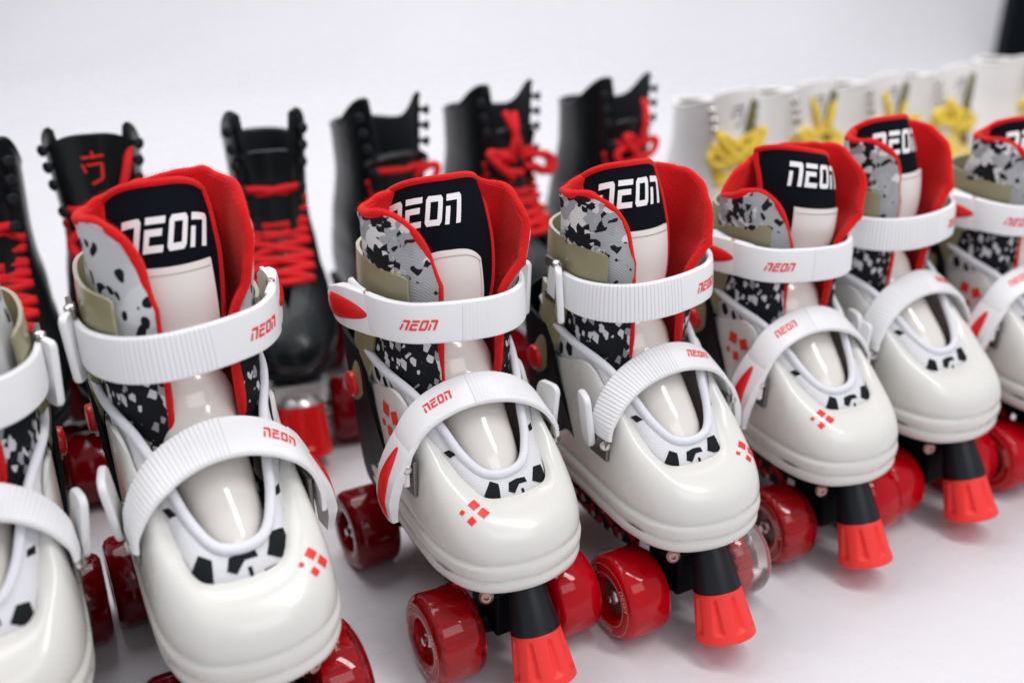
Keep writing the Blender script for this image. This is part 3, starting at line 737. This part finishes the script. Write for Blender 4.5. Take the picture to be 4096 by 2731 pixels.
    for sd in (-1, 1):
        g = np.array([[(sd * 27.5, y, z) for z in np.linspace(42 + 10 * abs((y + 12) / 60) ** 2, 73, 5)] for y in np.linspace(-68, 45, 20)])
        put('frame_graphic', g.reshape(-1, 3), gridF(20, 5), M['sticker'], fr)
        Vb, Fb = lathe([(4.5, 0), (4.5, 2), (3, 3), (1.6, 3), (1.4, 1.8), (.2, 1.8)], (sd * 24, -99, 66), (sd * .5, -1, .2), 24)
        put('frame_bolt', Vb, Fb, M['copper'], fr, True, 30)
    for ya in (-78, 53):
        parts = [box_mesh((0, ya, 44), (30, 34, 34)), tube_mesh([(-26, ya, 29), (-14, ya, 29), (0, ya, 31), (14, ya, 29), (26, ya, 29)], [7, 8.5, 11, 8.5, 7], 16)]
        V, F = join(parts); tr = bevel(put('truck', V, F, M['black'], root, False), 2)
        V, F = tube_mesh([(-56, ya, 29), (56, ya, 29)], 2.8, 12); put('axle', V, F, M['metal'], tr, True, 40)
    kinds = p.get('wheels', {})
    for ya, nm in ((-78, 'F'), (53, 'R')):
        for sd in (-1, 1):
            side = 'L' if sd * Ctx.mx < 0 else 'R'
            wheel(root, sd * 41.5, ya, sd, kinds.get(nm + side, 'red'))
    toe_stop(root, (0, -101, 78), (0, -129, 15), 9.5, 15.4, 19.6, .54)
    # ---- ankle strap
    UPa = (0, .12, 1)
    ap = p.get('ankle', 0)
    jr = np.random.RandomState(p.get('seed', 1) + 50); j1, j2, j3, j4 = jr.randn(4)
    b = Band([(x_, y_ , z_ + (j1 * .9 + j2 * .02 * x_)) for x_, y_, z_ in [(-53, 14, 224), (-53, -4, 223), (-49, -20, 222), (-38, -33, 221), (-22, -40, 220.5), (-2, -43, 219.5), (18, -41.5, 218.5), (35, -32, 217.5), (46, -16, 217.5), (50, 2, 219.5), (50.5, 14, 221)]], UPa, [25, 25, 25, 24.5, 24.5, 24.5, 24.5, 24.5, 24, 23, 21], [3.4, 3.2, 2.8], 480, rib=(.46, 1.0), pitch=2.45, depth=.5)
    V, F = b.mesh(); sa = put('ankle_strap', V, F, M['strap'], root, True, 32)
    decal('word_print', word_quads(19, 6.2, .35), lambda x, y: b.at(p.get('logo', .325) + x / b.len, y - .5), M['print_red'], sa, 3, 3)
    lv = Band([(-57.5, 38, 216), (-57.5, 34, 216.5), (-57.5, 22, 218.5), (-55.5, 4, 221), (-51, -13, 221.5), (-46, -23, 221.5)], (0, .2, 1), [12, 21, 26, 27.5, 27, 26, 24], [3.4, 5.8, 5.8, 4.2, 1.5], 60)
    V, F = lv.mesh(); lever = put('strap_lever', V, F, M['strap'], root, True, 35)
    def inlay(bnd, c0, hl, hw_, name, par, bulge=1.6):
        V = [];
        nr, na = 6, 36
        for i in range(nr + 1):
            for j in range(na):
                a = 2 * math.pi * j / na; r_ = i / nr
                x = r_ * math.cos(a) * hl; y = r_ * math.sin(a) * hw_ * (1 - .25 * math.cos(a))
                V.append(bnd.at(c0 + x, y, .15 + bulge * math.sqrt(max(0, 1 - r_ ** 2.2))))
        F = [(i * na + j, i * na + (j + 1) % na, (i + 1) * na + (j + 1) % na, (i + 1) * na + j) for i in range(nr) for j in range(na)]
        return put(name, V, F, M['red_plastic'], par)
    inlay(lv, .41, .39, 7.2, 'lever_inlay', lever)
    # rim round the inlay
    def rivet(pos, ax, par, r=2.6, m=None):
        V, F = lathe([(r, -1.5), (r, .4), (r * .8, 1.0), (r * .45, 1.2), (.2, 1.2)], pos, ax, 24)
        put('rivet', V, F, m or M['metal'], par, True, 40)
    rivet((-52.5, -9, 234.3), (0, -.1, 1), lever, 2.6, M['copper'])
    # ---- ankle buckle: metal bracket, ribbed end, white tab
    def buckle(c, X, Y, Zo, w, h, par_name, rv):
        V, F = rplate(c, X, Y, w, h, 4.2, 3.6); bk = put(par_name, V, F, M['strap'], root, True, 40)
        c = np.array(c, float); X = unit(np.array(X, float)); Y = unit(np.array(Y, float)); Zo = np.array(Zo, float)
        return bk
    bk = buckle((54.5, -3, 215), (.45, -.9, 0), (0.05, .05, 1), (1, 0, 0), 13, 37, 'strap_buckle', None)
    Vm, Fm = join([box_mesh((51.5, 9, 231.5), (3, 20, 7)), box_mesh((51.5, 9, 208), (3, 20, 6)), box_mesh((49.5, 12, 219), (1.5, 14, 26))])
    bevel(put('bracket', Vm, Fm, M['dark_metal'], bk, False), .8)
    rivet((52.5, 4, 234), (.15, -.25, 1), bk, 3.1)
    V, F = tube_mesh([(52.0, 3, 200), (52.0, 3, 233)], 2.2, 12); put('hinge_pin', V, F, M['metal'], bk)
    # ---- toe strap
    b2 = Band([(x_, y_ + p.get('ts', 0) + (j3 * .8 + j4 * .02 * x_), z_ + p.get('ts', 0) * .35 + .6 * j4 * math.cos(x_ / 33)) for x_, y_, z_ in [(-51, -44, 126), (-50.5, -44, 140), (-46, -44, 154), (-36.5, -44, 165), (-22, -44, 172), (-6, -44.5, 175), (10, -45, 173.5), (26, -45.5, 167.5), (38, -46.5, 158), (46, -47.5, 145), (48, -48, 134)]], [(0, .85, .1), (0, .85, .2), (0, .8, .5), (0, .8, .6), (0, .85, .4), (0, .9, .2)], [w_ * p.get('tsw', .96) for w_ in (21, 22, 23, 23, 22.5, 22, 22, 21.5, 21)], [3.6, 3.2, 3.0, 2.8], 420, rib=(.50, 1.0), pitch=2.4, depth=.5)
    V, F = b2.mesh(); ts = put('toe_strap', V, F, M['strap'], root, True, 32)
    decal('word_print', word_quads(17.5, 5.6, .2), lambda x, y: b2.at(p.get('logo2', .365) + x / b2.len, y + .5), M['print_red'], ts, 3, 3)
    lv2 = Band([(-57.5, -44, 99), (-58, -43, 104), (-57.5, -42, 117), (-54, -42.5, 134), (-49.5, -44, 148), (-44, -44.5, 157)], [(0, .85, -.12), (0, .85, -.1), (0, .85, .3)], [12, 20, 24, 25.5, 24.5, 22], [3.6, 6.8, 6.4, 3.8, 1.5], 60)
    V, F = lv2.mesh(); lever2 = put('strap_lever', V, F, M['strap'], root, True, 35)
    inlay(lv2, .42, .39, 5.6, 'lever_inlay', lever2)
    rivet((-52.5, -55, 138), (-.35, -1, .15), lever2, 2.9)
    for sd in (-1, 1):
        V, F = box_mesh((sd * 47.5, -46, 130), (3, 20, 24)); bevel(put('strap_bracket', V, F, M['dark_metal'], root, False), .8)
    V, F = rplate((53.5, -38, 143), (.25, -.95, 0), (.05, .32, 1), 18, 37, 4.2, 5.5); bk2 = put('strap_buckle', V, F, M['strap'], root, True, 40)
    rivet((50.5, -56.5, 131), (.5, -1, .2), bk2, 3.4); 
    V, F = join([box_mesh((49.5, -51, 131), (4, 14, 8))]); bevel(put('bracket', V, F, M['dark_metal'], bk2, False), .8)
    Ctx.mx = 1
    return root

# ------------------------------------------------------------------ high lace-up boot skate (back row)
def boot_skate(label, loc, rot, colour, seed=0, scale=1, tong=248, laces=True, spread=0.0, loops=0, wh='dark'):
    black = colour == 'black'
    root = thing('boot_skate', label, 'roller skate', loc, rot, ('black lace-up boot skates with red laces' if black else 'white lace-up boot skates with yellow laces') + ' in the back row', scale)
    bm, lin, lc = (M['boot_black'], M['lining_black'], M['lace_red']) if black else (M['boot_white'], M['lining_olive'], M['lace_yellow'])
    rs = np.random.RandomState(seed)
    T = np.array([  # z, yfront, yback, halfwidth, gap(angle), squareness
        (84, -128, 92, 36, 0), (90, -135, 94, 40, 0), (100, -138, 95, 42.5, 0), (112, -133, 95, 42.5, 0), (122, -120, 94, 41, 0), (131, -104, 92, 40, 0.0), (138, -88, 90, 38, 0.10),
        (148, -72, 87, 37, .22), (160, -60, 83, 36, .27), (178, -48, 78, 33, .32), (200, -42, 72, 32, .38), (222, -40, 70, 33, .5), (243, -40, 69, 34, .6)], float)
    nz = 44; zs = np.linspace(0, 1, nz); na = 97
    TT = spl(np.c_[T[:, 1] * .0 + 0, T[:, 1] * 0, T[:, 0], T[:, 1:]], n=nz)
    G = np.zeros((na, nz, 3))
    for j in range(nz):
        z, yf, yb, hw, gp = TT[j, 2:7]; gp = max(0.0, gp) + spread * max(0, (z - 170) / 80)
        for i, a in enumerate(np.linspace(-math.pi + gp, math.pi - gp, na)):   # a=0 heel, +-pi toe
            cx, cy = math.sin(a), math.cos(a)
            ym = (yf + yb) / 2 + lerp(z, [100, 160], [-20, 0]); ly = (yb - ym) if cy > 0 else (ym - yf)
            e = 2.5; rr = (abs(cx) ** e + abs(cy) ** e) ** (-1 / e)
            x = hw * rr * cx; y = ym + ly * rr * cy
            if cy > 0: x *= 1 - .14 * cy
            else: x *= 1 - .18 * lerp(z, [84, 130], [1, 0]) * abs(cy) ** 3
            zz = z
            if j > nz - 12:
                k = (j - (nz - 12)) / 11; fr = abs(a) / math.pi
                zz += k * ((34 if black else 15) * np.exp(-((fr - .74) / .20) ** 2))
                x *= 1 + .10 * k * spread * 2
            G[i, j] = (x, y, zz)
    n = normals(G); o = 1 if n[na // 2, 20][1] > 0 else -1
    sheet('boot', G, 3.5, bm, root, o, 70)
    I = G - n * o * 3.9
    sheet('lining', I[:, 24:], 1.5, lin, root, o, 70)
    rim = G[:, -1] - n[:, -1] * o * 1.7; tube('top_rim', rim, 2.6, bm, root, 8)
    if not black:
        tube('flap_binding', G[-2, 24:] + np.array([-3, -4, 0]), 5.5, lin, root, 8)
    # tongue
    cl = spl([(0, -78, 140), (0, -60, 158), (0, -46, 180), (0, -40, 210), (0, -38, 228), (0, -40, tong)], n=40)
    Gt = np.array([[(27 * u * lerp(k / 39, [0, .3, 1], [.7, .85, 1.1]), c[1] + 11 * u * u, c[2] - (abs(u) ** 3) * 8 * (k / 39)) for u in np.linspace(-1, 1, 17)] for k, c in enumerate(cl)])
    nt = normals(Gt); ot = -1 if nt[20, 8][1] > 0 else 1
    tg = sheet('tongue', Gt, 4, bm, root, ot, 70)
    # emblem on the tongue
    em = []
    for k, (x0, y0, x1, y1, w) in enumerate([(-8, 9, 8, 10, 2.4), (-5, 3, 6, 4, 2.2), (6, 4, 5, -8, 2.4), (5, -8, -3, -12, 2.4), (0, 14, 1, 8, 2), (-8, 4, -6, -3, 2)]):
        d = np.array([x1 - x0, y1 - y0], float); d /= np.linalg.norm(d); nn = np.array([-d[1], d[0]]) * w / 2
        em.append([(x0 - nn[0], y0 - nn[1]), (x1 - nn[0], y1 - nn[1]), (x1 + nn[0], y1 + nn[1]), (x0 + nn[0], y0 + nn[1])])
    if not black or tong >= 270: tangent_decal('emblem', em, Gt, (0, -42, tong - 28), (1, 0, 0), M['print_red'] if black and loops != 9 else M['dark_metal'] if not black else M['print_red'], tg, .6, ot)
    # eyelets / hooks along both edges and lacing
    L_ = []; Rr = []
    for q_, zq in enumerate(np.linspace(.38, .97, 12)):
        j = int(zq * (nz - 1)); e_ = 8 if q_ < 8 else 3
        L_.append(G[e_, j] + n[e_, j] * o * 1.0); Rr.append(G[-1 - e_, j] + n[-1 - e_, j] * o * 1.0)
    for side in (L_, Rr):
        for k, pnt in enumerate(side):
            if k >= 8:
                ax = unit(np.array([np.sign(pnt[0]) * .8, -1, 0]))
                V, F = lathe([(2.2, -1), (2.2, 4), (4.2, 4.6), (4.6, 6), (3.2, 7.4), (.3, 7.6)], pnt, ax, 16); put('lace_hook', V, F, lin if black else M['metal'], root, True, 40)
    nl = 8 if laces else (6 if black else 8); lr = 3.6 if black else 3.8
    segs = []
    for k in range(nl):
        a, b = L_[k], Rr[k]; a2, b2 = L_[min(k + 1, 11)], Rr[min(k + 1, 11)]
        for s, e_ in ((a, b2), (b, a2)):
            mid = (s + e_) / 2 + np.array([0, -9, 5]); q1 = s * .7 + e_ * .3 + np.array([0, -7, 4]); q2 = s * .3 + e_ * .7 + np.array([0, -8, 4])
            segs.append(tube_mesh(spl([s + [0, -1, 0], q1, mid + rs.randn(3) * .8, q2, e_ + [0, -1, 0]], n=16), lr, 8))
    segs.append(tube_mesh(spl([L_[0], (L_[0] + Rr[0]) / 2 + [0, -10, 2], Rr[0]], n=12), lr, 8))
    for k in range(loops):
        base = (L_[nl - 1] + Rr[nl - 1]) / 2 + np.array([rs.uniform(-12, 12), -10, rs.uniform(-6, 6)])
        sd = -1 if k % 2 else 1; ln_ = rs.uniform(20, 36); up = rs.uniform(-8, 30)
        pts = [base, base + [sd * ln_ * .6, -8, up * .6 + 6], base + [sd * ln_, -8, up], base + [sd * ln_ * .8, -12, up - 10], base + [sd * 4, -13, -4]]
        if k % 3 == 2 and seed not in (20, 23): pts = [base, base + [sd * 6, -8, 22], base + [sd * 12, -4, 40], base + [sd * 15, 4, 52]]
        segs.append(tube_mesh(spl(pts, n=22), lr, 8))
    V, F = join(segs); put('laces', V, F, lc, root)
    # sole, heel, plate, trucks, wheels, toe stop
    pf = [(0, -126), (22, -120), (36, -98), (38, -65), (30, -20), (28, 20), (33, 60), (26, 84), (0, 91)]; pf = pf + [(-x, y) for x, y in pf[-2:0:-1]]
    k = len(pf); V = [(x, y, z) for z in (78, 86) for x, y in pf]
    F = [(i, (i + 1) % k, k + (i + 1) % k, k + i) for i in range(k)] + [tuple(range(k))[::-1], tuple(k + i for i in range(k))]
    bevel(put('sole', V, F, lin if black else M['strap'], root, False), 2)
    V, F = join([box_mesh((0, -15, 68), (34, 200, 10)), box_mesh((0, -112, 66), (42, 26, 16)), box_mesh((0, 72, 70), (40, 34, 14))]); pl = bevel(put('plate', V, F, M['plate'], root, False), 2.5)
    for ya in (-88, 62):
        V, F = join([box_mesh((0, ya, 50), (26, 28, 30)), tube_mesh([(-30, ya, 29), (30, ya, 29)], 8, 14)])
        tr = bevel(put('truck', V, F, M['plate'], root, False), 2)
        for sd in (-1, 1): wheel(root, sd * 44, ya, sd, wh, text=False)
    toe_stop(root, (0, -118, 56), (0, -134, 12), 19, 20, 23, .07, M['plate'], M['red_plastic'] if black else M['red_plastic'])
    return root

# ------------------------------------------------------------------ setting: white sheet and wall
def ground():
    prof = [(y, 0) for y in np.linspace(-1.5, 2.6, 70)]
    prof += [(2.6 + .9 * math.sin(a), .9 * (1 - math.cos(a))) for a in np.linspace(.06, math.pi / 2, 26)] + [(3.5, z) for z in np.linspace(1.0, 2.6, 8)]
    xs = np.linspace(-4, 4.5, 110); V = []
    for x in xs:
        for y, z in prof:
            w = .010 * max(0, min(1, (y - 1.6))) * (math.sin(x * 5 + y * 3) + .5 * math.sin(x * 11 - y * 7))
            V.append((x * 1000, (y - w * .5 * (z > 0)) * 1000, (z + w) * 1000))
    o = put('ground', V, gridF(len(xs), len(prof)), M['floor']); o['kind'] = 'structure'; return o
ground()

# ------------------------------------------------------------------ front row (positions from a camera fit)
kid_skate('nearly cut off white buckled skate at the left picture edge, its buckle tabs facing right', (-289, 444), 26.0, (.97, 1.0, 1.0), 'L', dict(seed=3, fabric='spots', closed=True, wtop=.80, rim=[266, 268, 266, 268, 266, 268, 266], tongue_top=270, wheels={'FR': 'dark', 'RR': 'dark'}))
kid_skate('largest, nearest white skate with black-spotted pale grey cuff, red levers on its right', (-186, 505), 29, (.99, 1.04, 1.04), 'R',
          dict(seed=5, fabric='spots', ext=18, ps=1.25, wf=.79, tsw=.88, ts=-6, wtop=.82, half=31, logo=.29, logo2=.31, wheels={'FL': 'dark', 'RL': 'dark', 'RR': 'dark', 'FR': 'ribbed'}, rim=[280, 281, 280, 288, 292, 288, 276], sidest=0))
kid_skate('white skate second from left in full view, its leather tongue patch twisted sideways', (-42.6, 567.3), 29.4, .99, 'L',
          dict(seed=7, shift=4, half=38, patch=-6, patch_round=9, word=-17, wheels={'RL': 'dark', 'FL': 'ribbed'}))
kid_skate('middle white skate with full word on black tongue, between twisted-tongue skate and folded-cuff skate', (76, 607), 27.8, .987, 'R',
          dict(seed=9, wheels={'FR': 'clear'}, word=-2, shift=-2))
kid_skate('white skate with crumpled folded camouflage cuff, directly right of the middle skate', (195.3, 682), 25.6, .956, 'L',
          dict(seed=11, wtop=1.13, rim_t=[0, .14, .30, .38, .5, .8, 1], rim=[270, 272, 260, 276, 290, 288, 272], word=1, shift=9, tilt=-.22, half=44, lean=11, wheels={'FL': 'ribbed'}))
kid_skate('smaller white skate with flared open red cuff, second from the right edge', (285.3, 738), 28.2, .99, 'R', dict(seed=13, nomark=True, side_open=2, wtop=.86))
kid_skate('white skate half cut off by the right picture edge, red lever facing left', (405, 777.5), 22, .961, 'L', dict(seed=15))

# ------------------------------------------------------------------ back row
boot_skate('black boot at the left picture edge, only its hooked flap in view', (-408, 735), 24, 'black', 1)
boot_skate('black boot with wide open flaps and red emblem on its raised tongue', (-335, 785), 21, 'black', 2, spread=.3, loops=3, tong=275)
boot_skate('black boot with neat red zigzag lacing and shiny toe, above the red toe stop', (-212, 845), 17, 'black', 3, spread=.1)
boot_skate('black boot standing behind the twisted-tongue skate, few laces showing', (-120, 905), 34, 'black', 4, tong=226, laces=True, spread=.2, loops=1)
boot_skate('black boot with a tangled red bow of thick laces, fourth full boot from the left', (-18, 970), 34, 'black', 5, tong=238, loops=6, spread=.15)
boot_skate('rightmost black boot, beside the white boots, red laces drooping', (100, 1010), 34, 'black', 6, tong=238, loops=4, spread=.15)
for i, (lab, x, y, r, lp) in enumerate([
        ('leftmost white boot, next to the last black boot, with yellow laces', 222, 1075, 25, 9),
        ('second white boot from the left with a hanging yellow bow', 322, 1130, 25, 9),
        ('third white boot with olive lining curling over its rim', 420, 1180, 25, 7),
        ('fourth white boot with yellow laces hanging to one side', 522, 1240, 25, 8),
        ('white boot at the right picture edge under the dark panel', 640, 1270, 25, 8)]):
    boot_skate(lab, (x, y), r, 'white', 20 + i, loops=lp, spread=.1, scale=.94 if i < 4 else 1.0, tong=272, laces=False)

# dark panel far behind at the top right corner
V, F = box_mesh((1492, 2700, 420), (420, 60, 800)); pn = bevel(put('dark_panel', V, F, M['black'], None, False), 6)
pn['label'] = 'dark upright panel far behind at the top right corner'; pn['category'] = 'panel'
